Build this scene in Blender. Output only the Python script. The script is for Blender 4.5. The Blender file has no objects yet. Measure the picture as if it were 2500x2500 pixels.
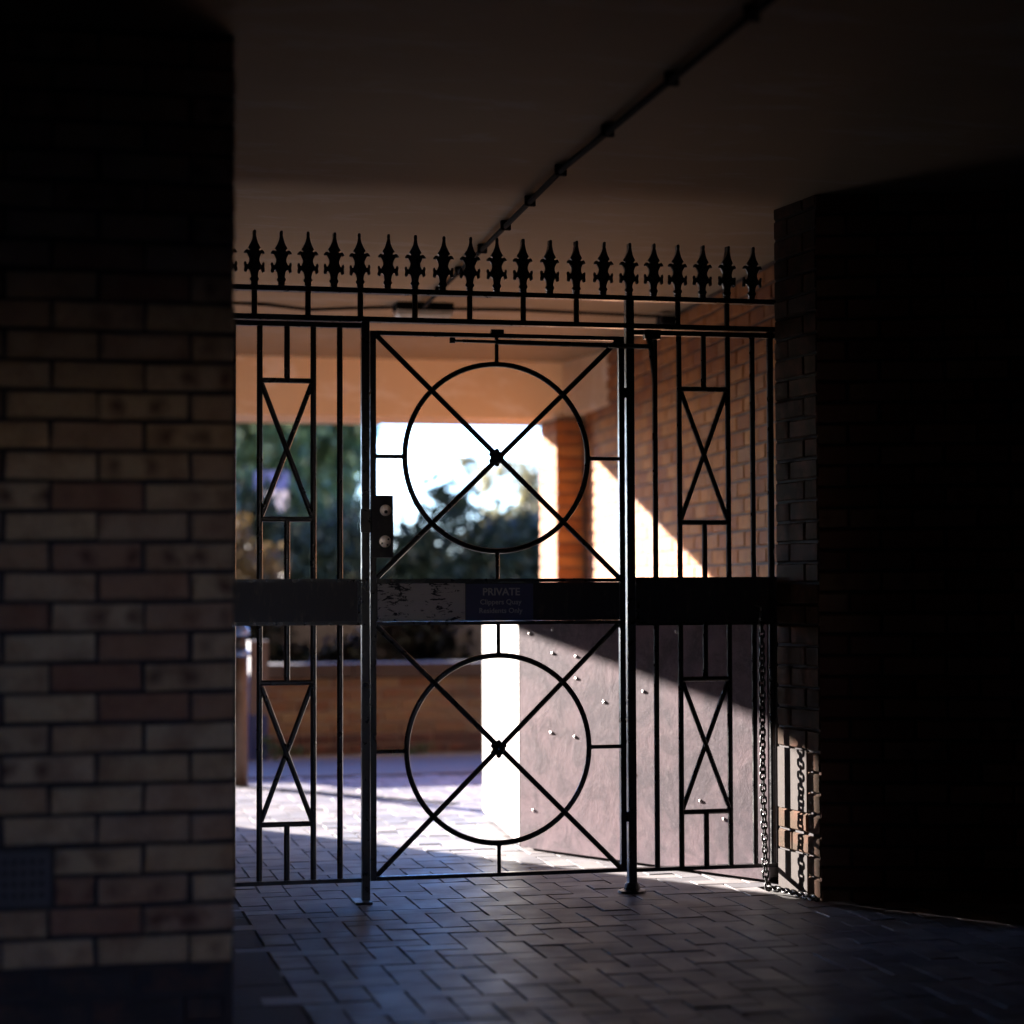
import bpy, math, random
from mathutils import Vector, Matrix
R = random.Random(7)
scene = bpy.context.scene
COL = scene.collection
rad = math.radians

# ------------------------------------------------------------------ camera
cd = bpy.data.cameras.new('camera')
cam = bpy.data.objects.new('camera', cd); COL.objects.link(cam); scene.camera = cam
YAW, PITCH, ROLL = math.atan(0.23), math.atan(0.035), rad(0.2)
fw = Vector((math.sin(YAW)*math.cos(PITCH), math.cos(YAW)*math.cos(PITCH), math.sin(PITCH)))
rt = Vector((math.cos(YAW), -math.sin(YAW), 0)); up = rt.cross(fw)
r2 = rt*math.cos(ROLL) - up*math.sin(ROLL); u2 = up*math.cos(ROLL) + rt*math.sin(ROLL)
m = Matrix((r2, u2, -fw)).transposed().to_4x4(); m.translation = (0, 0, 1.12)
cam.matrix_world = m
cd.sensor_width = 36; cd.lens = 72; cd.clip_start = 0.05; cd.clip_end = 3000
cd.dof.use_dof = True; cd.dof.focus_distance = 7.4; cd.dof.aperture_fstop = 1.35
cd.dof.aperture_blades = 0

# ------------------------------------------------------------------ sky, sun, exposure
AZ, CZ = 0.66, 0.27                      # the light runs +AZ in x, -1 in y and -CZ in z
sun_dir = Vector((AZ, -1, -CZ)).normalized()
ELEV = math.asin(-sun_dir.z)
world = bpy.data.worlds.new('World'); scene.world = world; world.use_nodes = True
wn = world.node_tree.nodes; wl = world.node_tree.links
bg = wn['Background']
sky = wn.new('ShaderNodeTexSky'); sky.sky_type = 'NISHITA'; sky.sun_disc = False
sky.sun_elevation = ELEV; sky.sun_rotation = math.atan2(-AZ, 1)
sky.air_density = 1.0; sky.dust_density = 0.3; sky.ozone_density = 4.0
tint = wn.new('ShaderNodeMix'); tint.data_type = 'RGBA'; tint.blend_type = 'MULTIPLY'; tint.inputs[0].default_value = 1.0
tint.inputs[7].default_value = (0.72, 0.90, 1.40, 1)
wl.new(sky.outputs[0], tint.inputs[6]); wl.new(tint.outputs[2], bg.inputs[0]); bg.inputs[1].default_value = 0.12
sl = bpy.data.lights.new('sun', 'SUN'); sl.energy = 5.0; sl.angle = rad(0.53); sl.color = (1.0, 0.91, 0.82)
sun = bpy.data.objects.new('sun', sl); COL.objects.link(sun)
sun.rotation_euler = sun_dir.to_track_quat('-Z', 'Y').to_euler(); sun.location = (-8, 20, 9)
scene.view_settings.view_transform = 'Standard'; scene.view_settings.look = 'None'
scene.view_settings.gamma = 1.0; scene.view_settings.exposure = 3.2
scene.view_settings.use_curve_mapping = False
scene.cycles.use_denoising = True
scene.cycles.max_bounces = 10; scene.cycles.diffuse_bounces = 6
scene.cycles.caustics_reflective = False; scene.cycles.caustics_refractive = False
scene.cycles.sample_clamp_indirect = 6.0

# ------------------------------------------------------------------ materials
class NT:
    def __init__(s, name):
        s.m = bpy.data.materials.new(name); s.m.use_nodes = True
        s.t = s.m.node_tree; s.b = s.t.nodes['Principled BSDF']; s.out = s.t.nodes['Material Output']
    def n(s, typ, **kw):
        x = s.t.nodes.new(typ)
        for k, v in kw.items(): setattr(x, k, v)
        return x
    def l(s, a, b): s.t.links.new(a, b)
    def inp(s, node, name, v):
        if hasattr(v, 'is_linked') or isinstance(v, bpy.types.NodeSocket): s.l(v, node.inputs[name])
        else: node.inputs[name].default_value = v
    def coord(s, kind='Object'): return s.n('ShaderNodeTexCoord').outputs[kind]
    def pos(s): return s.n('ShaderNodeNewGeometry').outputs['Position']
    def noise(s, vec, scale, detail=4, rough=0.6, dist=0.0):
        x = s.n('ShaderNodeTexNoise'); s.l(vec, x.inputs['Vector'])
        x.inputs['Scale'].default_value = scale; x.inputs['Detail'].default_value = detail
        x.inputs['Roughness'].default_value = rough; x.inputs['Distortion'].default_value = dist
        return x.outputs['Fac']
    def ramp(s, fac, stops, interp='LINEAR'):
        x = s.n('ShaderNodeValToRGB'); x.color_ramp.interpolation = interp
        e = x.color_ramp.elements
        while len(e) < len(stops): e.new(0.5)
        for q, (p, c) in zip(e, stops):
            q.position = p; q.color = (*c, 1) if len(c) == 3 else c
        s.l(fac, x.inputs[0]); return x.outputs[0]
    def mix(s, fac, a, b, mode='MIX'):
        x = s.n('ShaderNodeMix', data_type='RGBA', blend_type=mode)
        for i, v in ((0, fac), (6, a), (7, b)):
            if isinstance(v, bpy.types.NodeSocket): s.l(v, x.inputs[i])
            else: x.inputs[i].default_value = v if i == 0 else ((*v, 1) if len(v) == 3 else v)
        return x.outputs[2]
    def math(s, op, a, b=0.0, clamp=False):
        x = s.n('ShaderNodeMath', operation=op, use_clamp=clamp)
        for i, v in ((0, a), (1, b)):
            if isinstance(v, bpy.types.NodeSocket): s.l(v, x.inputs[i])
            else: x.inputs[i].default_value = v
        return x.outputs[0]
    def mapr(s, v, a, b, c=0.0, d=1.0):
        x = s.n('ShaderNodeMapRange'); s.l(v, x.inputs[0])
        for i, q in enumerate((a, b, c, d)): x.inputs[i+1].default_value = q
        return x.outputs[0]
    def scalev(s, vec, sc):
        x = s.n('ShaderNodeVectorMath', operation='MULTIPLY'); s.l(vec, x.inputs[0]); x.inputs[1].default_value = sc
        return x.outputs[0]
    def bump(s, h, strength=0.4, dist=0.004):
        x = s.n('ShaderNodeBump'); x.inputs['Strength'].default_value = strength; x.inputs['Distance'].default_value = dist
        s.l(h, x.inputs['Height']); s.l(x.outputs[0], s.b.inputs['Normal'])
    def done(s, color=None, rough=0.6, metal=0.0, spec=0.5):
        if color is not None:
            if isinstance(color, bpy.types.NodeSocket): s.l(color, s.b.inputs['Base Color'])
            else: s.b.inputs['Base Color'].default_value = (*color, 1)
        if isinstance(rough, bpy.types.NodeSocket): s.l(rough, s.b.inputs['Roughness'])
        else: s.b.inputs['Roughness'].default_value = rough
        s.b.inputs['Metallic'].default_value = metal
        s.b.inputs['Specular IOR Level'].default_value = spec
        return s.m
    def orand(s): return s.n('ShaderNodeObjectInfo').outputs['Random']
    def irand(s): return s.n('ShaderNodeNewGeometry').outputs['Random Per Island']

M = {}
def plain(name, c, rough=0.6, metal=0.0, spec=0.5, nscale=None, namp=0.25):
    t = NT(name)
    if nscale:
        f = t.noise(t.pos(), nscale, 5)
        c2 = t.mix(f, tuple(x*(1-namp) for x in c), tuple(min(1, x*(1+namp)) for x in c))
        t.bump(f, 0.3, 0.002)
        M[name] = t.done(c2, rough, metal, spec)
    else: M[name] = t.done(c, rough, metal, spec)

def brick_mat(name, stops, spots=True, rough=0.85, spec=0.3):
    t = NT(name); oc = t.coord('Object'); r = t.math('FRACT', t.math('ADD', t.orand(), t.irand()))
    base = t.ramp(r, stops)
    # clouding along each brick, different on each one
    off = t.n('ShaderNodeCombineXYZ'); t.l(t.math('MULTIPLY', r, 37.0), off.inputs[0]); t.l(t.math('MULTIPLY', r, 11.0), off.inputs[2])
    v = t.n('ShaderNodeVectorMath', operation='ADD'); t.l(oc, v.inputs[0]); t.l(off.outputs[0], v.inputs[1])
    big = t.noise(v.outputs[0], 9.0, 3); fine = t.noise(v.outputs[0], 90.0, 6, 0.7)
    c = t.mix(t.mapr(big, 0.45, 0.7), base, t.mix(0.55, base, (0.20, 0.08, 0.05)))
    c = t.mix(t.mapr(fine, 0.35, 0.75, 0.0, 0.45), c, t.mix(0.6, c, (0.05, 0.035, 0.03)))
    if spots:                                     # burnt kiss marks left by stacking in the kiln
        sx = t.n('ShaderNodeSeparateXYZ'); t.l(oc, sx.inputs[0])
        wob = t.math('MULTIPLY', t.math('SUBTRACT', big, 0.5), 0.13)
        r2_ = t.math('FRACT', t.math('MULTIPLY', r, 7.31)); r3 = t.math('FRACT', t.math('MULTIPLY', r, 13.7))
        cen = t.math('MULTIPLY', t.math('SUBTRACT', r3, 0.5), 0.11)
        xx = t.math('SUBTRACT', t.math('ABSOLUTE', t.math('SUBTRACT', sx.outputs[0], cen)), 0.046)
        dd = t.math('SQRT', t.math('ADD', t.math('POWER', t.math('ADD', xx, wob), 2.0), t.math('POWER', sx.outputs[2], 2.0)))
        sm = t.mapr(dd, 0.004, 0.034, 1.0, 0.0)
        on = t.mapr(r2_, 0.62, 0.9)
        c = t.mix(t.math('MULTIPLY', t.math('MULTIPLY', sm, on), 0.8), c, (0.075, 0.025, 0.022))
    t.bump(t.math('ADD', fine, t.math('MULTIPLY', big, 0.5)), 0.55, 0.003)
    M[name] = t.done(c, rough, 0, spec)

BUFF = [(0.0, (0.33, 0.17, 0.115)), (0.2, (0.41, 0.25, 0.165)), (0.4, (0.50, 0.35, 0.215)), (0.6, (0.57, 0.42, 0.26)), (0.8, (0.44, 0.29, 0.20)), (1.0, (0.60, 0.45, 0.29))]
brick_mat('buff_brick', BUFF)
brick_mat('orange_brick', [(0.0, (0.29, 0.10, 0.034)), (0.35, (0.42, 0.155, 0.046)), (0.7, (0.50, 0.21, 0.064)), (1.0, (0.34, 0.155, 0.07))], False)
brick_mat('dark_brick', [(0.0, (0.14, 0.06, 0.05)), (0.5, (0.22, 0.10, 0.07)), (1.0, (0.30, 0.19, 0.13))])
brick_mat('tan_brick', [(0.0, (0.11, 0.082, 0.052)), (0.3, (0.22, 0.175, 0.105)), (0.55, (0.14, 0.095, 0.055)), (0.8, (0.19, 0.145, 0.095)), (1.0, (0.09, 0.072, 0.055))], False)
brick_mat('deep_brown_brick', [(0.0, (0.045, 0.026, 0.014)), (0.5, (0.060, 0.035, 0.019)), (1.0, (0.040, 0.022, 0.013))], False, spec=0.08)  # very dark brown brick for the splayed end
brick_mat('blue_brick', [(0.0, (0.012, 0.012, 0.018)), (1.0, (0.022, 0.02, 0.026))], False, 0.55)
brick_mat('plum_brick', [(0.0, (0.045, 0.026, 0.026)), (1.0, (0.075, 0.045, 0.042))], False)
plain('dark_mortar', (0.045, 0.038, 0.042), 0.95, nscale=60)
plain('grey_mortar', (0.13, 0.095, 0.08), 0.95, nscale=60)
plain('low_mortar', (0.20, 0.18, 0.16), 0.95, nscale=60)
plain('pale_mortar', (0.075, 0.066, 0.064), 0.95, 0, 0.1, nscale=40)
plain('bedding_sand', (0.03, 0.027, 0.028), 0.95, nscale=80)
plain('concrete_edging', (0.10, 0.095, 0.10), 0.8, nscale=30)
plain('asphalt', (0.055, 0.055, 0.06), 0.85, nscale=50)
plain('pale_pavement', (0.30, 0.27, 0.25), 0.8, nscale=12)
plain('pavement_shaded', (0.13, 0.115, 0.105), 0.75, nscale=18)
plain('drain_iron', (0.03, 0.03, 0.032), 0.6, 0.4)
plain('pale_render', (0.24, 0.225, 0.21), 0.8, nscale=14, namp=0.15)
plain('bounce_plaster', (0.72, 0.64, 0.55), 0.8, nscale=3)
plain('white_paint', (0.78, 0.76, 0.72), 0.55, nscale=8, namp=0.06)
plain('black_pipe', (0.005, 0.004, 0.005), 0.85, 0.0, 0.08)
plain('grey_diffuser', (0.55, 0.5, 0.45), 0.35, nscale=30)
plain('cap_glint_blue', (0.10, 0.18, 0.42), 0.22, 0.0, 0.7)  # blue stands in for the highlights on the bollard cap and collar
plain('lid_blue', (0.006, 0.02, 0.085), 0.55, 0, 0.3)
plain('bollard_brown', (0.075, 0.046, 0.032), 0.6, nscale=25)
plain('bollard_dark', (0.018, 0.014, 0.016), 0.6)
plain('brass', (0.95, 0.84, 0.76), 0.36, 0.85)
plain('key_hole', (0.01, 0.01, 0.01), 0.5)
plain('sign_navy', (0.07, 0.075, 0.17), 0.35)
plain('sign_letter', (0.5, 0.48, 0.5), 0.6)
plain('bark', (0.07, 0.05, 0.04), 0.9, nscale=14)
plain('board_blue', (0.008, 0.03, 0.17), 0.5)
plain('board_white', (0.40, 0.38, 0.40), 0.5)
plain('post_pale', (0.13, 0.115, 0.115), 0.7, nscale=20)
plain('coping', (0.035, 0.027, 0.026), 0.85, nscale=30)

# block pavers
t = NT('paver'); r = t.math('FRACT', t.math('ADD', t.orand(), t.irand()))
b0 = t.ramp(r, [(0.0, (0.21, 0.21, 0.24)), (0.5, (0.31, 0.30, 0.325)), (0.8, (0.39, 0.355, 0.36)), (1.0, (0.26, 0.255, 0.28))])
p = t.pos(); f1 = t.noise(p, 6.0, 4); f2 = t.noise(p, 240.0, 3, 0.8)
c = t.mix(t.mapr(f1, 0.4, 0.7, 0, 0.5), b0, (0.11, 0.11, 0.125))
c = t.mix(t.mapr(f2, 0.4, 0.7, 0, 0.35), c, (0.40, 0.36, 0.34))
t.bump(f2, 0.35, 0.0015)
M['paver'] = t.done(c, t.mapr(f1, 0.3, 0.7, 0.38, 0.54), 0, 0.09)
# black painted iron, brushed on thickly
t = NT('black_iron'); p = t.pos(); f1 = t.noise(p, 28.0, 5, 0.65); f2 = t.noise(p, 140.0, 3)
c = t.mix(t.mapr(f1, 0.62, 0.70), (0.012, 0.012, 0.016), (0.035, 0.02, 0.016))
t.bump(t.math('ADD', f1, t.math('MULTIPLY', f2, 0.35)), 0.5, 0.002)
M['black_iron'] = t.done(c, t.mapr(f1, 0.3, 0.7, 0.22, 0.42), 0, 0.5)
# purple-black panel paint, streaked
t = NT('panel_black'); p = t.pos(); f1 = t.noise(t.scalev(p, (18, 1, 5)), 3.0, 5); 
c = t.mix(t.mapr(f1, 0.55, 0.7), (0.022, 0.018, 0.026), (0.075, 0.05, 0.05))
t.bump(f1, 0.3, 0.002); M['panel_black'] = t.done(c, 0.45, 0, 0.4)
# peeling pale paint over black
t = NT('peeling_paint'); p = t.pos(); f1 = t.noise(t.scalev(p, (0.7, 1, 2.2)), 34.0, 6, 0.7, 0.6); f2 = t.noise(p, 9.0, 3)
k = t.mapr(t.math('ADD', f1, t.math('MULTIPLY', t.math('SUBTRACT', f2, 0.5), 0.5)), 0.53, 0.57)
c = t.mix(k, t.mix(f2, (0.70, 0.62, 0.57), (0.55, 0.50, 0.50)), (0.03, 0.026, 0.035))
t.bump(t.math('SUBTRACT', 1.0, k), 0.5, 0.002); M['peeling_paint'] = t.done(c, 0.6, 0, 0.35)
# dull steel sheet, scratched and streaked
t = NT('steel_sheet'); p = t.pos()
f1 = t.noise(p, 2.6, 6, 0.62, 0.3); f2 = t.noise(t.scalev(p, (7, 7, 1.1)), 5.0, 6, 0.7); f3 = t.noise(p, 150.0, 5, 0.75); f5 = t.noise(p, 9.0, 7, 0.72, 0.7)
f4 = t.noise(t.scalev(p, (1.6, 1.6, 10)), 12.0, 5, 0.72, 1.6); f6 = t.noise(p, 36.0, 5, 0.7)
c = t.ramp(f1, [(0.36, (0.40, 0.275, 0.315)), (0.48, (0.31, 0.22, 0.255)), (0.57, (0.15, 0.115, 0.145)), (0.72, (0.32, 0.235, 0.27))])
c = t.mix(t.mapr(f5, 0.48, 0.62, 0, 0.7), c, (0.14, 0.11, 0.135))
c = t.mix(t.mapr(f2, 0.56, 0.70, 0, 0.5), c, (0.17, 0.135, 0.15))
c = t.mix(t.mapr(f4, 0.60, 0.66, 0, 0.5), c, (0.16, 0.135, 0.155))
c = t.mix(t.mapr(f6, 0.55, 0.75, 0, 0.4), c, (0.58, 0.48, 0.50))
c = t.mix(t.mapr(f3, 0.35, 0.7, 0, 0.22), c, (0.56, 0.44, 0.48))
t.bump(t.math('ADD', t.math('MULTIPLY', f6, 0.6), t.math('ADD', t.math('MULTIPLY', f5, 1.2), t.math('MULTIPLY', f3, 0.2))), 0.30, 0.002)
M['steel_sheet'] = t.done(c, t.mapr(f1, 0.3, 0.7, 0.42, 0.6), 0.2, 0.5)
plain('rivet_steel', (0.55, 0.50, 0.50), 0.35, 0.7)
# cream paint for the beam; soffit copy darkened to carry its shade
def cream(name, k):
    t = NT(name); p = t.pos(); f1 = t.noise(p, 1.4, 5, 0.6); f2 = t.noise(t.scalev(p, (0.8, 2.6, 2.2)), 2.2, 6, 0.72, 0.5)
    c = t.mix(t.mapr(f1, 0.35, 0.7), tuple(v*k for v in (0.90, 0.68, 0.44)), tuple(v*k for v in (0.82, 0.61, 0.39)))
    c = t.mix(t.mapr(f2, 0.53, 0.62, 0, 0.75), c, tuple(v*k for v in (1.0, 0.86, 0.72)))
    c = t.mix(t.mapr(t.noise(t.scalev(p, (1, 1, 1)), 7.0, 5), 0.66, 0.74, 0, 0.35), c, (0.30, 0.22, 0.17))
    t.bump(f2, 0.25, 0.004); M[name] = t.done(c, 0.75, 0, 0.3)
cream('cream_paint', 1.0); cream('soffit_shaded', 0.30)

def leaf_mat(name, a, b, trans, spec=0.4, tf=0.4):
    t = NT(name); r = t.irand(); c = t.mix(r, a, b)
    t.done(c, 0.45, 0, spec)
    tr = t.n('ShaderNodeBsdfTranslucent'); t.l(t.mix(0.5, c, trans), tr.inputs[0])
    mx = t.n('ShaderNodeMixShader'); mx.inputs[0].default_value = tf
    t.l(t.b.outputs[0], mx.inputs[1]); t.l(tr.outputs[0], mx.inputs[2]); t.l(mx.outputs[0], t.out.inputs[0])
    M[name] = t.m
leaf_mat('leaf_green', (0.034, 0.085, 0.068), (0.07, 0.12, 0.06), (0.22, 0.30, 0.07))
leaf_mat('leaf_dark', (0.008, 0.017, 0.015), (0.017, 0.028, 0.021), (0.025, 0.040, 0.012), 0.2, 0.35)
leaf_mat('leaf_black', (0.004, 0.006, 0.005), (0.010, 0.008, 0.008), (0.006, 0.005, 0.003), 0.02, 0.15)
plain('stem_dark', (0.012, 0.009, 0.009), 0.9)
leaf_mat('leaf_yellow', (0.20, 0.19, 0.10), (0.26, 0.24, 0.14), (0.50, 0.46, 0.22))
leaf_mat('leaf_rust', (0.04, 0.024, 0.01), (0.06, 0.045, 0.015), (0.08, 0.045, 0.012))

# ------------------------------------------------------------------ mesh helpers
def mesh(name, V, F, mat, smooth=False):
    me = bpy.data.meshes.new(name); me.from_pydata([tuple(v) for v in V], [], F); me.update()
    if mat: me.materials.append(M[mat] if isinstance(mat, str) else mat)
    if smooth: me.polygons.foreach_set('use_smooth', [True]*len(me.polygons))
    return me
def put(name, me, parent=None, loc=(0, 0, 0), rot=0.0):
    o = bpy.data.objects.new(name, me); COL.objects.link(o)
    loc = Vector(loc)
    if parent is not None:
        base = Vector(parent.get('_w', (0, 0, 0))); o.parent = parent; o.location = loc - base
    else: o.location = loc
    o['_w'] = tuple(loc)
    o.rotation_euler = (0, 0, rot)
    return o
def tag(o, label, cat, group=None, kind=None):
    o['label'] = label; o['category'] = cat
    if group: o['group'] = group
    if kind: o['kind'] = kind
    return o
def thing(name, label, cat, loc, group=None):
    o = put(name, None, None, loc); return tag(o, label, cat, group)
def struct(o): o['kind'] = 'structure'; return o
class MB:
    def __init__(s): s.V = []; s.F = []
    def add(s, V, F):
        n = len(s.V); s.V += [tuple(v) for v in V]; s.F += [tuple(i+n for i in f) for f in F]; return s
    def box(s, x0, x1, y0, y1, z0, z1):
        V = [(x, y, z) for z in (z0, z1) for y in (y0, y1) for x in (x0, x1)]
        return s.add(V, [(0, 2, 3, 1), (4, 5, 7, 6), (0, 1, 5, 4), (2, 6, 7, 3), (0, 4, 6, 2), (1, 3, 7, 5)])
    def prism(s, poly, z0, z1):          # poly counter-clockwise seen from above
        n = len(poly)
        V = [(x, y, z0) for x, y in poly] + [(x, y, z1) for x, y in poly]
        F = [tuple(range(n-1, -1, -1)), tuple(range(n, 2*n))] + [(i, (i+1) % n, n+(i+1) % n, n+i) for i in range(n)]
        return s.add(V, F)
    def tube(s, pts, r, n=8, closed=False, cap=True):
        pts = [Vector(p) for p in pts]; rings = []; N = len(pts); u = None
        for i, p in enumerate(pts):
            a = pts[(i-1) % N] if (closed or i > 0) else p; b = pts[(i+1) % N] if (closed or i < N-1) else p
            d = (b-a).normalized()
            if u is None:
                u = d.orthogonal().normalized() if abs(d.y) > 0.9 else d.cross(Vector((0, 1, 0))).normalized()
            u = (u - d*u.dot(d)).normalized(); w = d.cross(u)
            rr = r[i] if isinstance(r, (list, tuple)) else r
            rings.append([p + (u*math.cos(2*math.pi*k/n) + w*math.sin(2*math.pi*k/n))*rr for k in range(n)])
        V = [v for q in rings for v in q]; F = []
        for i in range(N if closed else N-1):
            j = (i+1) % N
            F += [(i*n+k, i*n+(k+1) % n, j*n+(k+1) % n, j*n+k) for k in range(n)]
        if cap and not closed:
            F += [tuple(range(n-1, -1, -1)), tuple((N-1)*n+k for k in range(n))]
        return s.add(V, F)
    def lathe(s, prof, c=(0, 0, 0), n=16):     # prof: (radius, z)
        V = []; F = []
        for rr, z in prof:
            V += [(c[0]+rr*math.cos(2*math.pi*k/n), c[1]+rr*math.sin(2*math.pi*k/n), c[2]+z) for k in range(n)]
        for i in range(len(prof)-1):
            F += [(i*n+k, i*n+(k+1) % n, (i+1)*n+(k+1) % n, (i+1)*n+k) for k in range(n)]
        F += [tuple(range(n-1, -1, -1)), tuple((len(prof)-1)*n+k for k in range(n))]
        return s.add(V, F)
    def make(s, name, mat, parent=None, loc=(0, 0, 0), rot=0.0, smooth=False):
        base = Vector(loc)
        return put(name, mesh(name, [Vector(v) - base for v in s.V] if not rot else s.V, s.F, mat, smooth), parent, loc, rot)

def brick_data(name, L, H, D, mat, seed, ch=0.0048, jit=0.0024):
    q = random.Random(seed); j = lambda: q.uniform(-jit, jit)
    V = []
    for y, k in ((D, 0), (ch*1.2, 0), (0, ch)):
        for sx, sz in ((-1, -1), (1, -1), (1, 1), (-1, 1)):
            V.append((sx*(L/2-k)+j(), y + (abs(j())*0.6 if y < D else 0), sz*(H/2-k)+j()))
    F = []
    for i in (0, 4):
        for k in range(4): F.append((i+k, i+4+k, i+4+(k+1) % 4, i+(k+1) % 4))
    F.append((8, 11, 10, 9))
    F = [tuple(reversed(f)) for f in F]
    return mesh(name, V, F, mat)
_bc = {}
def brick(L, H, mat, D=0.06):
    key = (round(L, 3), round(H, 3), mat)
    if key not in _bc: _bc[key] = [brick_data('brick', L, H, D, mat, 100+i+int(L*1000)) for i in range(5)]
    return R.choice(_bc[key])
def courses(parent, p0, d, length, z0, n, pitch, mat, first_half=0, from_end=False, bl=0.215, jt=0.0105, skip=None, cap=None, matf=None, rough=0.0025):
    """stretcher bond along d from p0; whole bricks or alternate half bricks start the courses"""
    d = Vector((d[0], d[1], 0)).normalized(); rot = math.atan2(d.y, d.x); nrm = Vector((d.y, -d.x, 0)); out = []
    half = (bl-jt)/2
    for c in range(n):
        x = 0.0; first = True
        while x < length - 0.03:
            L = half if (first and (c + first_half) % 2 == 0) else bl
            first = False
            L = min(L, length-x)
            if length - x - L < 0.03: L = length - x
            a = (length - x - L/2) if from_end else (x + L/2)
            z = z0 + c*pitch + pitch/2
            if not (skip and skip(a, z, L)):
                P = Vector((p0[0], p0[1], 0)) + d*a + Vector((0, 0, z)) - nrm*(R.uniform(0, rough)) + d*R.gauss(0, .0011)
                out.append((P, L, rot, matf(a, z, c) if matf else mat))
            x += L + jt
    if cap and len(out) > cap[0]:
        out.sort(key=cap[1])
        rest = out[cap[0]:]; out = out[:cap[0]]
        B = MB()
        for P, L, rt_, mt in rest:
            md = brick(L, pitch-jt, mt); T = Matrix.Translation(P) @ Matrix.Rotation(rt_, 4, 'Z')
            B.add([T @ v.co for v in md.vertices], [tuple(p.vertices) for p in md.polygons])
        o = B.make('remaining_bricks', mat, parent); o['kind'] = 'stuff'
    for P, L, rt_, mt in out:
        put('brick', brick(L, pitch-jt, mt), parent, P, rt_)

# ================================================================== THE SETTING
ZC = 2.5
# ground out to the horizon
struct(MB().add([(-300, -300, -.03), (300, -300, -.03), (300, 400, -.03), (-300, 400, -.03)], [(0, 1, 2, 3)]).make('ground', 'asphalt'))
paving = struct(MB().prism([(-2.6, -7), (5.2, -7), (5.2, 13.38), (-6, 13.38), (-6, 12.9), (-2.6, 12.9)], -.028, -.0075).make('block_paving', 'bedding_sand'))
# 90 degree herringbone of 200 x 100 blocks
def paver_data(L, W, seed):
    q = random.Random(seed); j = lambda a: q.uniform(-a, a); V = []
    for z, k in ((-.05, 0), (-.0009, 0), (0, .0009)):
        for sx, sy in ((-1, -1), (1, -1), (1, 1), (-1, 1)):
            V.append((sx*(L/2-k)+j(.0012), sy*(W/2-k)+j(.0012), z + (j(.0012) if z == 0 else 0)))
    F = [(i+k, i+(k+1) % 4, i+4+(k+1) % 4, i+4+k) for i in (0, 4) for k in range(4)] + [(8, 9, 10, 11)]
    return mesh('paver', V, F, 'paver')
PW = .1; GP = .007
pvH = [paver_data(2*PW-GP, PW-GP, i) for i in range(6)]; pvV = [paver_data(PW-GP, 2*PW-GP, 50+i) for i in range(6)]
blocks = []
for i in range(-2, 28):
    for k in range(-4, 90):
        mm = (i+k) % 4; x0 = .68 + i*PW; y0 = 4.6 + k*PW
        if mm == 0: cx, cy, md = x0+PW, y0+PW/2, pvH
        elif mm == 2: cx, cy, md = x0+PW/2, y0+PW, pvV
        else: continue
        if cy > 11.85 or cx < .68: continue
        if cy < 7.35 and cx > 2.60 + max(0, (6.8-cy)*.0) and cy > 6.75: continue
        blocks.append((cx, cy, R.choice(md)))
def seen(b): return b[0] > .088*b[1]+.03 and b[1] > 4.95
blocks.sort(key=lambda b: (not seen(b), b[1]))
PB = MB()
for n_, (cx, cy, md) in enumerate(blocks):
    dz = R.gauss(0, .0009); rz = R.gauss(0, .007)
    if n_ < 300: put('paver', md, paving, (cx, cy, dz), rz)
    else:
        T = Matrix.Translation((cx, cy, dz)) @ Matrix.Rotation(rz, 4, 'Z')
        PB.add([T @ v.co for v in md.vertices], [tuple(p.vertices) for p in md.polygons])
o = PB.make('remaining_pavers', 'paver', paving); o['kind'] = 'stuff'
y = 4.3
while y < 7.2:                                                     # edging slabs along the left wall
    L = .29
    put('edging_slab', mesh('edging_slab', *(lambda b: (b.V, b.F))(MB().box(-.1, .1, -L/2, L/2, -.05, 0)), 'concrete_edging'), paving, (.574, y+L/2, R.uniform(-.002, .001)), R.gauss(0, .004))
    y += L+.007

struct(MB().prism([(-6, 11.99), (3.12, 11.99), (3.12, 13.385), (-6, 13.385)], -.026, -.001).make('pavement_shade', 'pavement_shaded'))  # darker strip whose colour stands in for the shade out here
# soffit over the passage, with the storey above it
struct(MB().box(-2.6, 5.2, -2.6, 12.36, ZC, 7.2).make('ceiling', 'soffit_shaded'))
struct(MB().box(-6, 6.5, 12.36, 13.0, 2.145, 7.2).make('beam', 'cream_paint'))
struct(MB().prism([(3.167, 12.358), (3.267, 11.57), (3.45, 11.57), (3.45, 12.358)], 2.17, 2.498).make('beam_casing', 'cream_paint'))

# ---- left wall, nearest the camera
lw = thing('brick_wall', 'mottled buff and red brick wall filling the left of the view, with an air vent', 'wall', (.2, 5.12, 0))
MB().box(-2.6, .4665, 5.131, 10.0, -.02, ZC-.002).make('mortar', 'dark_mortar', lw)  # core carried further back out of view to cut bounced light
ZB = .188; PT = .0742
vent = lambda a, z, L: (a - L/2 < .03+1.4+.005) and (.33 < z < .478)
courses(lw, (-.93, 5.12), (1, 0), 1.398, ZB, 31, PT, 'buff_brick', 0, True, skip=lambda a, z, L: (-.93+a-L/2 < .034) and (ZB+2*PT < z < ZB+4*PT))
for c_, xr_ in ((2, .1297), (3, .2425)):
    put('brick', brick(xr_-.037, PT-.0105, 'buff_brick'), lw, ((xr_+.037)/2, 5.121, ZB+(c_+.5)*PT))
courses(lw, (-.945, 5.126), (1, 0), 1.395, ZB-3*.0742+.002, 3, .0735, 'blue_brick', 1, True)
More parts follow.
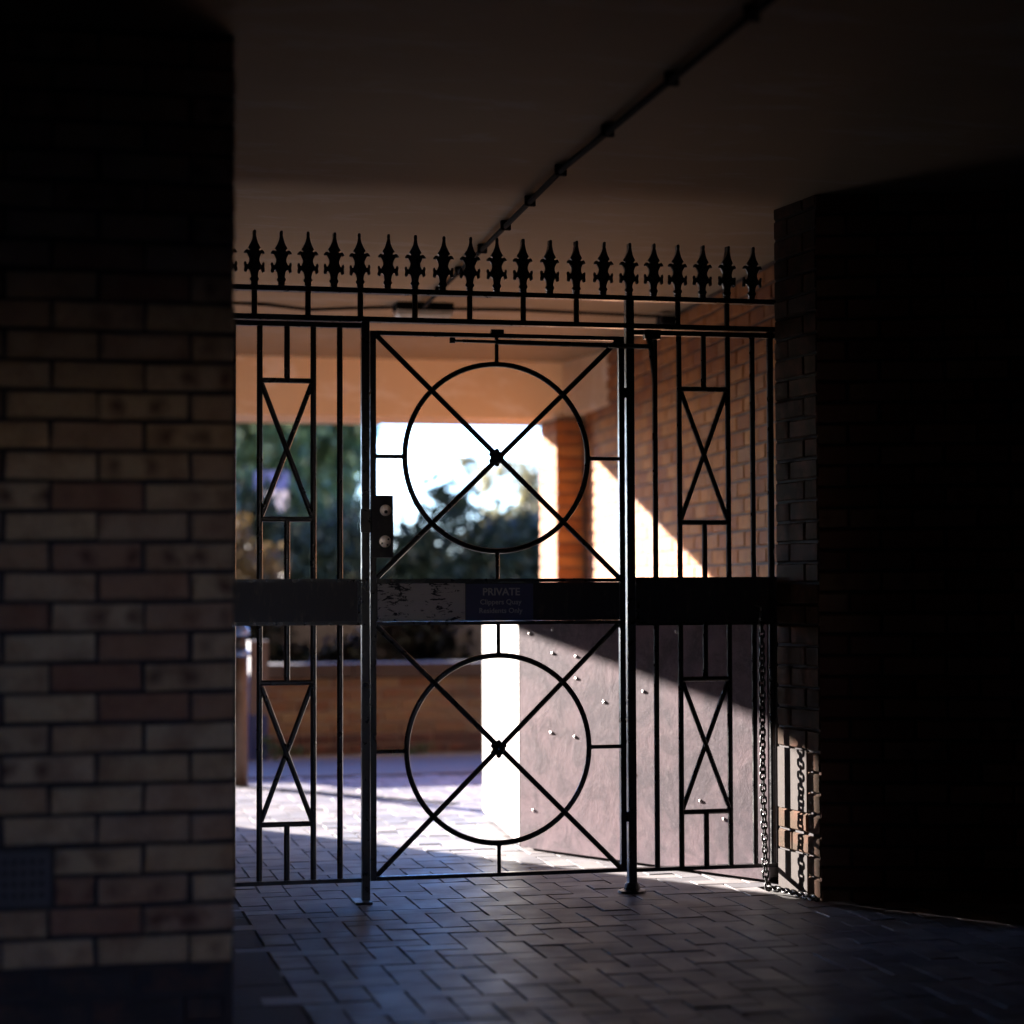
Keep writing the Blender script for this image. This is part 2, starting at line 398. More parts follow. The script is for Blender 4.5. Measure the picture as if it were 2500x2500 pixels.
# air brick: a clay grid with square holes
vx0, vx1, vz0, vz1 = -.19, .026, ZB+2*PT+.006, ZB+4*PT-.008
V_ = MB(); nx, nz = 9, 4; bw = .0105
hx = (vx1-vx0-2*.016-(nx-1)*bw)/nx; hz = (vz1-vz0-2*.020-(nz-1)*.0135)/nz
V_.box(vx0, vx1, 5.118, 5.17, vz0, vz0+.020); V_.box(vx0, vx1, 5.118, 5.17, vz1-.020, vz1)
for i in range(nz-1):
    z = vz0+.020+(i+1)*hz+i*.0135; V_.box(vx0+.016, vx1-.016, 5.119, 5.17, z, z+.0135)
V_.box(vx0, vx0+.016, 5.1185, 5.17, vz0+.0201, vz1-.0201); V_.box(vx1-.016, vx1, 5.1185, 5.17, vz0+.0201, vz1-.0201)
for i in range(nx-1):
    x = vx0+.016+(i+1)*hx+i*bw
    for j in range(nz):
        z = vz0+.020+j*(hz+.0135); V_.box(x, x+bw, 5.1195, 5.168, z+.0001, z+hz-.0001)
av = V_.make('air_vent', 'concrete_edging', lw); av['label'] = 'grey air vent with rows of square holes'
MB().box(vx0+.001, vx1-.001, 5.171, 5.173, vz0, vz1).make('vent_back', 'key_hole', lw)

# ---- right wall in the foreground and its return by the gate
rw = thing('brick_wall', 'dark brick wall on the right, its lit end carrying the chain shadow', 'wall', (2.9, 6.8, 0))
MB().prism([(2.650, 7.147), (2.689, 6.832), (4.6, 6.14), (5.2, 6.2), (5.2, 7.28), (2.70, 7.28)], -.02, ZC-.002).make('mortar', 'dark_mortar', rw)
pd = Vector((.12, -1)).normalized(); p0 = Vector((2.6395, 7.144)); rp = math.atan2(pd.y, pd.x)
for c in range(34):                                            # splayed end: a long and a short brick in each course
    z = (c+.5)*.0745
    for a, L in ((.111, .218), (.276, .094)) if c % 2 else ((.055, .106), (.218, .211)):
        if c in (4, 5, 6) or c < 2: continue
        q = p0+pd*a; put('brick', brick(L, .0665, 'deep_brown_brick'), rw, (q.x, q.y, z), rp)
for z0, z1 in ((.300, .519), (.003, .146)):
    nq = Vector((pd.y, -pd.x)); q = [p0-nq*.002, p0+pd*.222-nq*.002, p0+pd*.222-nq*.02, p0-nq*.02]
    MB().prism([tuple(v) for v in q], z0, z1).make('render_patch', 'pale_mortar', rw)['label'] = 'pale rendered patch'
    z = z0
    for c in range(3 if z0 > .1 else 2): put('brick', brick(.092, .0665, 'deep_brown_brick'), rw, (*(p0+pd*.277), z0+.036+c*.0735), rp)
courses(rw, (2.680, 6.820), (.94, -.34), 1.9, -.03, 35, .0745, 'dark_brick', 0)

# ---- right wall of the passage beyond the gate
bw_ = thing('brick_wall', 'orange brick side wall beyond the gate, cut by a bright triangle of sun', 'wall', (3.1, 9.8, 0))
B0 = Vector((3.297, 12.30)); B1 = Vector((2.971, 7.2)); bd = (B1-B0); bl_ = bd.length; bdn = bd.normalized(); bn = Vector((bdn.y, -bdn.x))
c0 = B0 - bn*.011; c1 = B1 - bn*.011
MB().prism([tuple(c1), (5.2, 7.3), (5.2, 12.3), tuple(c0)], -.02, ZC-.004).make('mortar', 'grey_mortar', bw_)
courses(bw_, B0, bd, bl_, 0, 33, .0752, 'orange_brick', 0, cap=(300, lambda q: -min(q[0].z, 1.2)*10 + q[0].y*.3))
# ---- jamb at the far mouth of the passage
jm = thing('brick_pier', 'narrow brick pier at the far mouth of the passage, its side burnt white by sun', 'pier', (3.2, 12.5, 0))
MB().box(3.122, 5.0, 12.312, 12.73, -.02, 2.144).make('mortar', 'grey_mortar', jm)
for c in range(28):
    z = c*.0762+.038
    put('brick', brick(.172, .0655, 'orange_brick'), jm, (3.198, 12.301, z))
    ls = ((12.731, .205), (12.517, .205)) if c % 2 else ((12.731, .0975), (12.623, .205), (12.408, .0975))
    yy = 12.729
    for L in ((.205, .211) if c % 2 else (.0975, .205, .1)):
        put('brick', brick(L, .0655, 'orange_brick'), jm, (3.111, yy-L/2, z), -math.pi/2); yy -= L+.0105
# left jamb of the mouth and hidden sides of the passage
lp = struct(put('passage_jamb', None, None, (-1.4, 12.6, 0)))
MB().box(-6, -1.366, 12.40, 13.0, -.02, 2.144).make('core', 'dark_brick', lp)
MB().box(-2.6, -2.2, 10.0, 12.4, -.02, ZC-.003).make('flank', 'dark_brick', lp)
bk = struct(put('rear_light_screen', None, None, (0, 1.6, 0)))  # unseen walls and doorway behind the camera, shaped to mask the fill light
MB().box(-2.6, -2.2, -7, 5.1, -.02, ZC-.003).make('side', 'dark_brick', bk)
MB().box(4.8, 5.2, -7, 6.1, -.02, ZC-.003).make('side', 'dark_brick', bk)
MB().box(-2.2, -.25, 1.45, 1.70, -.02, ZC-.003).make('jamb', 'dark_brick', bk)
MB().box(1.05, 4.8, 1.45, 1.70, -.02, ZC-.003).make('jamb', 'dark_brick', bk)
MB().box(-.2499, 1.0499, 1.45, 1.70, 1.82, ZC-.003).make('head_baffle', 'dark_brick', bk)  # added door head, set low to darken the top of the left wall
MB().box(-2.2, -.5, -2.6, -2.2, -.02, ZC-.003).make('end_wall', 'dark_brick', bk)
MB().box(1.45, 4.8, -2.6, -2.2, -.02, ZC-.003).make('end_wall', 'dark_brick', bk)

cw = struct(put('fill_bounce_wall', None, None, (0, -8, 0)))  # unseen wall added to bounce warm light through the rear opening
MB().box(-9, 10, -8.4, -8.0, -.02, 2.7).make('core', 'bounce_plaster', cw)
# ---- outside: paved strip, drain line, low wall
dr = thing('drain_channel', 'thin dark drain line slanting across the sunlit paving', 'drain', (1.6, 10.8, 0))
a = Vector((-.2, 12.97, 0)); b = Vector((2.06, 10.26, 0)); d = (b-a).normalized(); s_ = Vector((-d.y, d.x, 0))
for w0, w1, nm, z1 in ((-.03, -.018, 'frame', .006), (.018, .03, 'frame', .006), (-.018, .018, 'slot', .002)):
    q = [a+s_*w0, b+s_*w0, b+s_*w1, a+s_*w1]
    MB().prism([(v.x, v.y) for v in q], -.02, z1).make(nm, 'drain_iron', dr)
lwall = thing('garden_wall', 'low brown brick wall with coping and dark base courses beyond the paving', 'wall', (1.8, 13.4, 0))
MB().box(-3.2, 3.6, 13.412, 13.62, -.02, .50).make('mortar', 'low_mortar', lwall)
courses(lwall, (.85, 13.4), (1, 0), 2.4, .135, 5, .0745, 'tan_brick', 0)
courses(lwall, (.85, 13.398), (1, 0), 2.4, 0, 2, .068, 'plum_brick', 1)
x = .2
while x < 3.3:
    MB().box(x, x+.445, 13.375, 13.645, .508, .598).make('coping_stone', 'coping', lwall); x += .452

# ================================================================== RAILING AND GATE
G = 7.19
IR = 'black_iron'
def hbar(name, x0, x1, z, h, dep, parent, mat=IR, y=G):
    return MB().box(x0, x1, y-dep/2, y+dep/2, z-h/2, z+h/2).make(name, mat, parent, ((x0+x1)/2, y, z))
def vbar(name, x, z0, z1, r, parent, mat=IR, y=G):
    return MB().tube([(x, y, z0), (x, y, z1)], r, 10).make(name, mat, parent, (x, y, z0), smooth=False)
def rod(name, p, q, r, parent, y=G, mat=IR):
    return MB().tube([(p[0], y, p[1]), (q[0], y, q[1])], r, 10).make(name, mat, parent, (p[0], y, p[1]))
PROF = [(0,160),(7,163),(9,178),(8,195),(14,225),(24,252),(38,280),(30,290),(26,297),(34,300),(44,294),(58,294),(67,306),(68,318),(60,320),(54,313),(44,318),(36,335),(30,352),(30,370),(38,388),(48,398),(56,392),(60,378),(66,376),(69,390),(66,408),(69,428),(67,442),(58,446),(52,432),(44,424),(34,428),(26,440),(22,460),(20,478),(26,484),(27,496),(21,504),(19,512),(22,520),(16,530),(16,548)]
import bmesh
from mathutils.geometry import tessellate_polygon
def finial_mesh(seed):
    q = random.Random(seed); SC = .000525; zb = 535
    rt_ = [(x*SC*(1.18 if x < 46 else 1.04), (zb-y)*SC) for x, y in PROF]
    out = rt_ + [(-x, z) for x, z in reversed(rt_[1:])]
    bm = bmesh.new()
    lay = []
    for y, k in ((-.009, .90), (0, 1.0), (.009, .90)):
        ring = []
        for x, z in out:
            ring.append(bm.verts.new((x*(k if abs(x) > .008 else 1) + q.uniform(-.0004, .0004), y*(1.25 if abs(x) < .012 else .8), z)))
        lay.append(ring)
    n = len(out)
    for i in range(2):
        for k in range(n):
            bm.faces.new((lay[i][k], lay[i][(k+1) % n], lay[i+1][(k+1) % n], lay[i+1][k]))
    for a, b, c in tessellate_polygon([[Vector((x, z, 0)) for x, z in out]]):
        for L_ in (lay[0], lay[2]):
            try: bm.faces.new((L_[a], L_[b], L_[c]))
            except ValueError: pass
    bmesh.ops.recalc_face_normals(bm, faces=bm.faces)
    me = bpy.data.meshes.new('finial'); bm.to_mesh(me); bm.free(); me.materials.append(M[IR]); return me
FM = [finial_mesh(i) for i in range(4)]
rl = thing('iron_railing', 'black iron railing with spear finials framing the gate across the passage', 'railing', (1.6, G, 0))
XL, XR = .45, 2.672
hbar('rail', XL, XR, 2.163, .018, .042, rl); hbar('rail', XL, XR, 2.061, .018, .042, rl)
SP = [.632, .727, .822, .916, 1.008, 1.103, 1.201, 1.300, 1.401, 1.500, 1.600, 1.698, 1.797, 1.897, 1.997, 2.096, 2.190, 2.283, 2.378, 2.473, 2.570]
for i, x in enumerate(SP):
    put('finial', FM[i % 4], rl, (x, G, 2.171)).rotation_euler = (R.gauss(0, .015), R.gauss(0, .018), (math.pi if i % 3 == 1 else 0) + R.gauss(0, .12))
    if i % 2 == 1 and i < 16: vbar('stem', x, 2.068, 2.157, .0104, rl)
    if i in (17, 19): vbar('stem', x, 2.068, 2.157, .0104, rl)
# posts either side of the gate, with foot plates
for x, r_, nm in ((1.1195, .0142, 'L'), (2.096, .0150, 'R')):
    MB().box(x-r_, x+r_, G-r_, G+r_, 0.0, 2.052 if nm == 'L' else 2.154).make('post', IR, rl, (x, G, 0))
MB().box(1.075, 1.135, 7.13, 7.235, 0.0, .009).make('foot_plate', IR, rl)
MB().lathe([(.052, 0), (.050, .007), (.030, .011), (.026, .03), (.020, .036)], (2.096, G, 0), 14).make('foot_socket', IR, rl, (2.096, G, 0))
vbar('post', 2.640, .075, 2.052, .013, rl)
def side_panel(x0, x1, xa, xm, xb, plain_x, zc, split=1.139):
    hbar('rail', x0, x1, 2.038, .018, .03, rl); hbar('rail', x0, x1, .080, .014, .03, rl)
    for x in (xa, xb) + tuple(plain_x):
        vbar('bar', x, 1.14, 2.03, .0104, rl); vbar('bar', x, .086, .975, .0104, rl)
    for (lo, hi, z1, z0) in ((1.14, 2.03, zc[0], zc[1]), (.086, .975, zc[2], zc[3])):
        rod('cross_bar', (xa, z1), (xb, z1), .0094, rl); rod('cross_bar', (xa, z0), (xb, z0), .0094, rl)
        vbar('short_bar', xm, z1, hi, .0104, rl); vbar('short_bar', xm, lo, z0, .0104, rl)
        rod('diagonal_bar', (xa+.006, z1-.012), (xb-.006, z0+.012), .0094, rl, G-.004); rod('diagonal_bar', (xb-.006, z1-.012), (xa+.006, z0+.012), .0094, rl, G+.004)
side_panel(XL, 1.104, .746, .842, .935, (1.029, .653), (1.838, 1.349, .776, .282))
side_panel(2.112, 2.668, 2.286, 2.381, 2.474, (2.193, 2.570), (1.835, 1.343, .768, .283))
for x0, x1, z0, z1, lab in ((XL, 1.104, .976, 1.139, None), (2.113, 2.668, .966, 1.142, None)):
    MB().box(x0, x1, G-.003, G+.003, z0+.008, z1-.008).make('panel_plate', 'panel_black', rl)
    hbar('panel_rail', x0, x1, z0+.006, .012, .03, rl); hbar('panel_rail', x0, x1, z1-.006, .012, .03, rl)
    MB().box(x1-.012 if x0 < 1 else x0, x1 if x0 < 1 else x0+.012, G-.0145, G+.0145, z0+.0125, z1-.0125).make('panel_stile', IR, rl)

gt = thing('iron_gate', 'black iron gate leaf with two ring and cross panels and a lock box', 'gate', (1.6, G, 0))
gx0, gx1, gz0, gz1 = 1.147, 2.064, .082, 2.014
for x, r_ in ((gx0, .0105), (gx1, .0105)):
    MB().box(x-r_, x+r_, G-.0105, G+.0105, gz0-.007, gz1+.007).make('stile', IR, gt, (x, G, gz0))
hbar('rail', gx0+.011, gx1-.011, gz1, .015, .024, gt); hbar('rail', gx0+.011, gx1-.011, gz0, .014, .024, gt)
hbar('rail', gx0+.011, gx1-.011, 1.132, .013, .034, gt); hbar('rail', gx0+.011, gx1-.011, .980, .013, .034, gt)
MB().box(gx0+.011, gx1-.011, G-.003, G+.003, .987, 1.125).make('mid_plate', 'panel_black', gt)
def ringpanel(cx, cz, z0, z1, rr):
    N = 72
    MB().tube([(cx+rr*math.cos(2*math.pi*k/N), G, cz+rr*math.sin(2*math.pi*k/N)) for k in range(N)], .0098, 8, True).make('ring', IR, gt, (cx, G, cz), smooth=True)
    xa, xb = gx0+.012, gx1-.012
    for s, (p, q) in ((-.005, ((xa, z1), (xb, z0))), (.005, ((xb, z1), (xa, z0)))):
        rod('diagonal_bar', p, q, .0096, gt, G+s)
    for p, q in (((cx, cz+rr), (cx, z1+.004)), ((cx, cz-rr), (cx, z0-.004)), ((cx-rr, cz), (xa-.004, cz)), ((cx+rr, cz), (xb+.004, cz))):
        rod('stub_bar', p, q, .0072, gt)
        e = Vector((p[0], G, p[1])); w = (Vector((q[0], G, q[1]))-e).normalized()
        MB().tube([e, e+w*.006, e+w*.014], [.013, .010, .0072], 8).make('weld', IR, gt)
    B = MB()                                       # cast boss: a domed disc with a ring of beads
    B.lathe([(.004, -.022), (.014, -.019), (.022, -.012), (.025, 0), (.022, .012), (.014, .019), (.004, .022)], (0, 0, 0), 12)
    for k in range(6):
        an = math.pi/6 + k*math.pi/3 if False else k*math.pi/3 + math.pi/2
        c = (.0235*math.cos(an), .0235*math.sin(an))
        B.lathe([(.002, -.010), (.0075, -.007), (.0098, 0), (.0075, .007), (.002, .010)], (c[0], c[1], 0), 8)
    o = put('boss', mesh('boss', [(v[0], -v[2], v[1]) for v in B.V], B.F, IR, True), gt, (cx, G, cz))
ringpanel(1.599, 1.574, 1.140, 2.006, .337)
ringpanel(1.602, .528, .090, .973, .335)
# lock box with two cylinders, keeper on the post
lk = MB().box(1.139, 1.215, G-.030, G+.018, 1.213, 1.434).make('lock_box', 'panel_black', gt, (1.177, G, 1.32))
def disc(x, z, y, r0, dep, name, mat, parent, n=24):
    prof = [(r0, 0), (r0, dep*.7), (r0*.85, dep*.95), (r0*.5, dep*1.18), (r0*.08, dep*1.26)]
    B = MB().lathe(prof, (0, 0, 0), n)
    return put(name, mesh(name, [(v[0], -v[2], v[1]) for v in B.V], B.F, mat, False), parent, (x, y, z))
disc(1.187, 1.381, G-.030, .0205, .006, 'lock_cylinder', 'brass', lk)
MB().box(1.1790, 1.1950, G-.0420, G-.036, 1.367, 1.395).make('cylinder_plug', 'brass', lk)
disc(1.187, 1.375, G-.0421, .0062, .0015, 'key_hole', 'key_hole', lk, 10)
disc(1.1855, 1.271, G-.030, .0215, .004, 'cover_disc', 'brass', lk)
for dx, dz in ((.0115, .0075), (-.0115, -.0075), (.008, -.0125)):
    disc(1.1855+dx, 1.271+dz, G-.0345, .0036, .001, 'screw', 'key_hole', lk, 8)
MB().box(1.100, 1.1365, G-.022, G-.0118, 1.303, 1.386).make('lock_keeper', IR, rl)
# peeling paint plate and the notice
MB().box(1.163, 1.480, G-.0055, G-.0032, .990, 1.122).make('painted_plate', 'peeling_paint', gt)['label'] = 'pale paint peeling off the left end of the gate plate'
sg = MB().box(1.482, 1.729, G-.009, G-.0035, .989, 1.120).make('notice', 'sign_navy', gt, (1.605, G-.0062, 1.0545)); sg['label'] = 'navy notice with grey lettering: PRIVATE, Clippers Quay, Residents Only'
def text(s, x, z, size, wgt, parent):
    cu = bpy.data.curves.new('t', 'FONT'); cu.body = s; cu.size = size; cu.align_x = 'CENTER'; cu.align_y = 'CENTER'; cu.extrude = .0004; cu.offset = wgt; cu.resolution_u = 3
    ob = bpy.data.objects.new('t', cu); COL.objects.link(ob)
    dg = bpy.context.evaluated_depsgraph_get(); me = bpy.data.meshes.new_from_object(ob.evaluated_get(dg))
    bpy.data.objects.remove(ob); me.transform(Matrix.Rotation(math.pi/2, 4, 'X')); me.materials.clear(); me.materials.append(M['sign_letter'])
    return put('lettering', me, parent, (x, G-.0094, z))
text('PRIVATE', 1.611, 1.090, .037, .0008, sg); text('Clippers Quay', 1.609, 1.054, .026, .0003, sg); text('Residents Only', 1.609, 1.023, .026, .0003, sg)
# spring closer along the gate head and its arm
MB().tube([(1.470, G-.022, 1.990), (1.60, G-.024, 1.989)], .0062, 10).make('closer_rod', IR, gt)
MB().tube([(1.432, G-.022, 2.001), (1.432, G-.022, 1.981)], .0105, 10).make('closer_pivot', IR, gt)
MB().tube([(1.432, G-.022, 1.990), (1.472, G-.022, 1.990)], .0052, 8).make('closer_link', IR, gt)
MB().tube([(1.59, G-.024, 1.989), (2.17, G-.032, 1.984)], .0095, 12).make('closer_tube', IR, gt)
MB().tube([(1.575, G-.012, 2.026), (1.622, G-.012, 2.026)], .0105, 10).make('closer_clip', IR, gt)
MB().box(2.145, 2.205, G-.04, G-.012, 2.012, 2.046).make('closer_bracket', IR, rl)
MB().tube([(2.163, G-.03, 2.014), (2.170, G-.032, 1.975), (2.186, G-.02, 1.845)], [.012, .011, .006], 8).make('closer_arm', IR, rl)
for z in (1.815, .274):
    MB().lathe([(.010, -.018), (.010, .018)], (2.079, G-.006, z), 10).make('hinge', IR, gt, (2.079, G-.006, z))
    MB().box(2.066, 2.090, G-.004, G+.004, z-.006, z+.006).make('hinge_leaf', IR, gt)

# ================================================================== SMALLER THINGS
# chain hung on the last bars, its tail on the ground
def link_mesh():
    N = 14; W, sl_, wr = .0095, .0058, .0042
    pts = [(math.cos(2*math.pi*(k+.5)/N)*W, 0, math.sin(2*math.pi*(k+.5)/N)*W + (sl_ if math.sin(2*math.pi*(k+.5)/N) > 0 else -sl_)) for k in range(N)]
    b = MB().tube(pts, wr, 6, True); return mesh('chain_link', b.V, b.F, IR, True)
LM = link_mesh()
ch = thing('chain', 'rusty steel chain hanging beside the gate end and trailing on the ground', 'chain', (2.55, 7.04, 0))
path = [Vector((2.569, 7.106, 1.0)), Vector((2.570, 7.106, .42)), Vector((2.576, 7.10, .05)), Vector((2.580, 7.085, .014)), Vector((2.615, 7.02, .012)), Vector((2.635, 6.93, .012)), Vector((2.655, 6.80, .012))]
tot = sum((path[i+1]-path[i]).length for i in range(len(path)-1)); s = 0; i = 0; k = 0; pitch = .0224
def at(s):
    for i in range(len(path)-1):
        L = (path[i+1]-path[i]).length
        if s <= L: return path[i].lerp(path[i+1], s/L), (path[i+1]-path[i]).normalized()
        s -= L
    return path[-1], (path[-1]-path[-2]).normalized()
while k*pitch < tot:
    p, d = at(k*pitch)
    o = put('chain_link', LM, ch, p)
    q = d.to_track_quat('Z', 'X').to_matrix() @ Matrix.Rotation(rad(45 if k % 2 else -45)+R.gauss(0, .15), 3, 'Z')
    o.rotation_euler = q.to_euler(); k += 1
MB().tube([(2.569, 7.106, 1.005), (2.569, 7.106, 1.03), (2.57, 7.13, 1.04), (2.57, 7.175, 1.04)], .006, 8).make('hook', IR, ch)

# steel clad enclosure behind the gate
A = Vector((1.975, 8.45)); dB = Vector((.57, -1)).normalized(); Bp = A + dB*1.36; D = Vector((2.095, 9.76))
en = thing('steel_enclosure', 'low enclosure clad in scuffed steel sheet, white on its sunlit side', 'enclosure', (A.x, A.y, 0))
nB = Vector((dB.y, -dB.x))
HE = 1.0
def slab(poly, z0, z1, name, mat, parent): return MB().prism([tuple(v) for v in poly], z0, z1).make(name, mat, parent)
slab([A, Bp, Bp-nB*.008, A-nB*.008], .012, HE, 'front_sheet', 'steel_sheet', en)
dD = (D-A).normalized(); nD = Vector((-dD.y, dD.x))
slab([A+dD*.006, D, D+Vector((.9, 0)), Vector((2.93, 7.5)), Bp-nB*.010, A-nB*.010], .02, HE-.004, 'body', 'pale_render', en)
slab([A-dB*.006, A-dB*.0003, A-dB*.0003-nB*.008, A-dB*.006-nB*.008], .012, HE, 'edge_strip', 'black_iron', en)
B_ = MB().lathe([(.0085, -.001), (.0075, .0008), (.0045, .0016), (.001, .0019)], (0, 0, 0), 8)
# dome pointing along nB
rv = mesh('rivet', [(v[0], -v[2], v[1]) for v in B_.V], B_.F, 'rivet_steel', True)
rotB = math.atan2(dB.y, dB.x)
for u, z in ((.06, .91), (.20, .93), (.20, .83), (.34, .82), (.34, .73), (.19, .50), (.33, .49), (.62, .70), (.635, .715), (.61, .60), (.625, .612), (.72, .69), (.66, .36), (.08, .17), (1.02, .28), (1.14, .22), (.62, .92), (.9, .93), (.50, .64)):
    q = A + dB*u; put('rivet', rv, en, (q.x, q.y, z), rotB)

# ceiling conduit with saddles, the bulkhead light and cables
cn = thing('ceiling_conduit', 'black conduit with saddles running along the ceiling to the light', 'conduit', (1.7, 7, ZC))
pp = [(1.640, 3.0, ZC-.024), (1.648, 4.73, ZC-.024), (1.656, 6.41, ZC-.024), (1.735, 8.0, ZC-.024), (1.80, 9.45, ZC-.024), (1.815, 9.82, ZC-.03)]
MB().tube(pp, .0105, 10).make('pipe', 'black_pipe', cn, smooth=True)
for yy in (4.6, 5.25, 5.9, 6.5, 7.05, 7.55, 8.1, 8.7, 9.3):
    for i in range(len(pp)-1):
        if pp[i][1] <= yy <= pp[i+1][1]: f = (yy-pp[i][1])/(pp[i+1][1]-pp[i][1]); x = pp[i][0]+f*(pp[i+1][0]-pp[i][0])
    MB().box(x-.016, x+.022, yy-.009, yy+.009, ZC-.037, ZC-.001).make('saddle', 'black_pipe', cn, (x, yy, ZC-.02))
bl2 = thing('bulkhead_light', 'unlit bulkhead light with dark body and pale diffuser under the ceiling', 'light', (1.83, 9.9, ZC))
MB().box(1.690, 1.972, 9.83, 9.97, 2.462, 2.499).make('body', 'black_pipe', bl2)
DV = MB()
for z, k in ((2.4615, 0), (2.44, .004), (2.42, .018)):
    for sx, sy in ((-1, -1), (1, -1), (1, 1), (-1, 1)): DV.V.append((1.831+sx*(.138-k), 9.90+sy*(.066-k), z))
for i in (0, 4):
    for k in range(4): DV.F.append((i+k, i+4+k, i+4+(k+1) % 4, i+(k+1) % 4))
DV.F.append((8, 11, 10, 9)); DV.make('diffuser', 'grey_diffuser', bl2)
cb = thing('ceiling_cable', 'thin black cable sagging across the ceiling from the left to the light', 'cable', (1, 10, ZC))
MB().tube([(-.4+i*.1*2.1, 10.0, ZC-.012-.010*math.sin(i*1.7)-.004*(i % 3)) for i in range(11)], .0085, 8).make('lead', 'black_pipe', cb, smooth=True)
cb2 = thing('ceiling_cable', 'thin black cable running from the light to the right wall', 'cable', (2.5, 9.9, ZC))
MB().tube([(1.97, 9.9, ZC-.02), (2.3, 9.93, ZC-.012), (2.8, 9.95, ZC-.018), (3.12, 9.96, ZC-.022), (3.16, 9.97, ZC-.06)], .0085, 8).make('lead', 'black_pipe', cb2, smooth=True)
jb = thing('junction_box', 'small dark junction box where the cable meets the right wall', 'junction box', (3.12, 9.97, ZC))
MB().box(3.06, 3.165, 9.90, 10.0, 2.43, 2.478).make('box', 'black_pipe', jb); MB().box(3.064, 3.161, 9.896, 9.8995, 2.434, 2.474).make('lid', 'black_pipe', jb)

# bollard at the left of the opening
bo = thing('bollard', 'brown bollard with a shiny rounded cap beside the near wall', 'bollard', (1.085, 11.5, 0))
MB().lathe([(.052, 0), (.052, .52), (.050, .525), (.050, .54), (.052, .545), (.052, .72)], (1.078, 11.5, 0), 18).make('shaft', 'bollard_brown', bo, smooth=True)
MB().lathe([(.056, .72), (.062, .725), (.062, .745), (.045, .76)], (1.078, 11.5, 0), 18).make('collar', 'cap_glint_blue', bo, smooth=True)
MB().lathe([(.042, .76), (.044, .80), (.042, .838)], (1.078, 11.5, 0), 18).make('neck', 'bollard_dark', bo, smooth=True)
MB().lathe([(.058, .835), (.060, .85), (.055, .875), (.042, .895), (.022, .907), (.003, .911)], (1.078, 11.5, 0), 18).make('cap', 'cap_glint_blue', bo, smooth=True)
po = thing('timber_post', 'pale square post with a blue lower band against the low wall', 'post', (1.36, 13.2, 0))
MB().box(1.30, 1.42, 13.15, 13.27, .29, .76).make('shaft', 'post_pale', po); MB().box(1.30, 1.42, 13.15, 13.27, 0, .288).make('band', 'board_blue', po)

# ---- planting and what stands beyond
def leaves(name, mat, blobs, n, size, parent, seed, zmin=.05):
    q = random.Random(seed); V = []; F = []
    tot = sum(b[3]*b[4]*b[5] for b in blobs)
    for (cx, cy, cz, rx, ry, rz) in blobs:
        cl = []
        for _ in range(max(6, int(22*rx*ry*rz)+8)):
            while True:
                a = Vector((q.uniform(-1, 1), q.uniform(-1, 1), q.uniform(-1, 1)))
                if .25 < a.length < 1: break
            cl.append(a)
        for _ in range(int(n*rx*ry*rz/tot)):
            a = q.choice(cl) + Vector((q.gauss(0, .17), q.gauss(0, .17), q.gauss(0, .17)))
            c = Vector((cx+a.x*rx, cy+a.y*ry, cz+a.z*rz))
            if c.z < zmin: continue
            u = Vector((q.gauss(0, 1), q.gauss(0, 1), q.gauss(0, 1))).normalized(); w = u.orthogonal().normalized()
            an = q.uniform(0, 6.28); w = Matrix.Rotation(an, 3, u) @ w; s = size*q.uniform(.6, 1.3); i = len(V)
            V += [c-u*s, c+w*s*.5, c+u*s, c-w*s*.5]; F.append((i, i+1, i+2, i+3))
    return MB().add(V, F).make(name, mat, parent)
def limbs(parent, base, h, r, br, seed):
    q = random.Random(seed); b = Vector(base); B = MB()
    B.tube([b+Vector((0, 0, -.1)), b+Vector((.03, .02, h*.35)), b+Vector((-.04, .05, h*.7)), b+Vector((.05, 0, h))], [r, r*.8, r*.55, r*.25], 10)
    for k in range(br):
        z = h*q.uniform(.35, .9); an = q.uniform(0, 6.28); L = h*q.uniform(.25, .4)
        e = b+Vector((math.cos(an)*L, math.sin(an)*L, z+L*.6)); m_ = b+Vector((math.cos(an)*L*.45, math.sin(an)*L*.45, z+L*.18))
        B.tube([b+Vector((0, 0, z)), m_, e], [r*.4, r*.28, r*.1], 7)
    return B.make('trunk', 'bark', parent, base)
tr = thing('leafy_tree', 'large leafy green tree behind the left panel of the railing', 'tree', (1.6, 22.5, 0))
limbs(tr, (1.6, 22.5, 0), 5.0, .2, 9, 3)
leaves('crown', 'leaf_green', [(2.0, 22, 4.2, 1.5, 1.3, 1.5), (2.6, 22.3, 3.0, .95, 1.0, .9), (1.8, 22, 2.2, 1.0, 1.0, .9), (.6, 22.4, 3.4, 1.3, 1.2, 1.4), (2.75, 22.6, 2.0, .7, .8, .8), (2.8, 22, 4.3, .75, .9, 1.0), (2.2, 22.9, 3.0, 1.3, .5, 1.6), (2.2, 21.6, 1.4, 1.2, .5, .9)], 60000, .085, tr, 11)
hd = thing('hedge', 'dark green hedge behind the low wall seen through the gate', 'hedge', (3.6, 19.5, 0))
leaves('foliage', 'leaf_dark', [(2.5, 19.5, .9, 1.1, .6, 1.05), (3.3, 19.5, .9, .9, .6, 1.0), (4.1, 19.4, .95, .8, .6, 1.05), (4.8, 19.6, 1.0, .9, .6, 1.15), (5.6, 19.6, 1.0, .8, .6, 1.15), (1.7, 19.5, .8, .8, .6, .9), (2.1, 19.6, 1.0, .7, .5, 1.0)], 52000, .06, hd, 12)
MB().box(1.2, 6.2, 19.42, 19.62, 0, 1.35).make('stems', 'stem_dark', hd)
sh = thing('evergreen_shrub', 'low spreading dark evergreen shrub directly behind the low wall', 'shrub', (2.4, 14.6, 0))
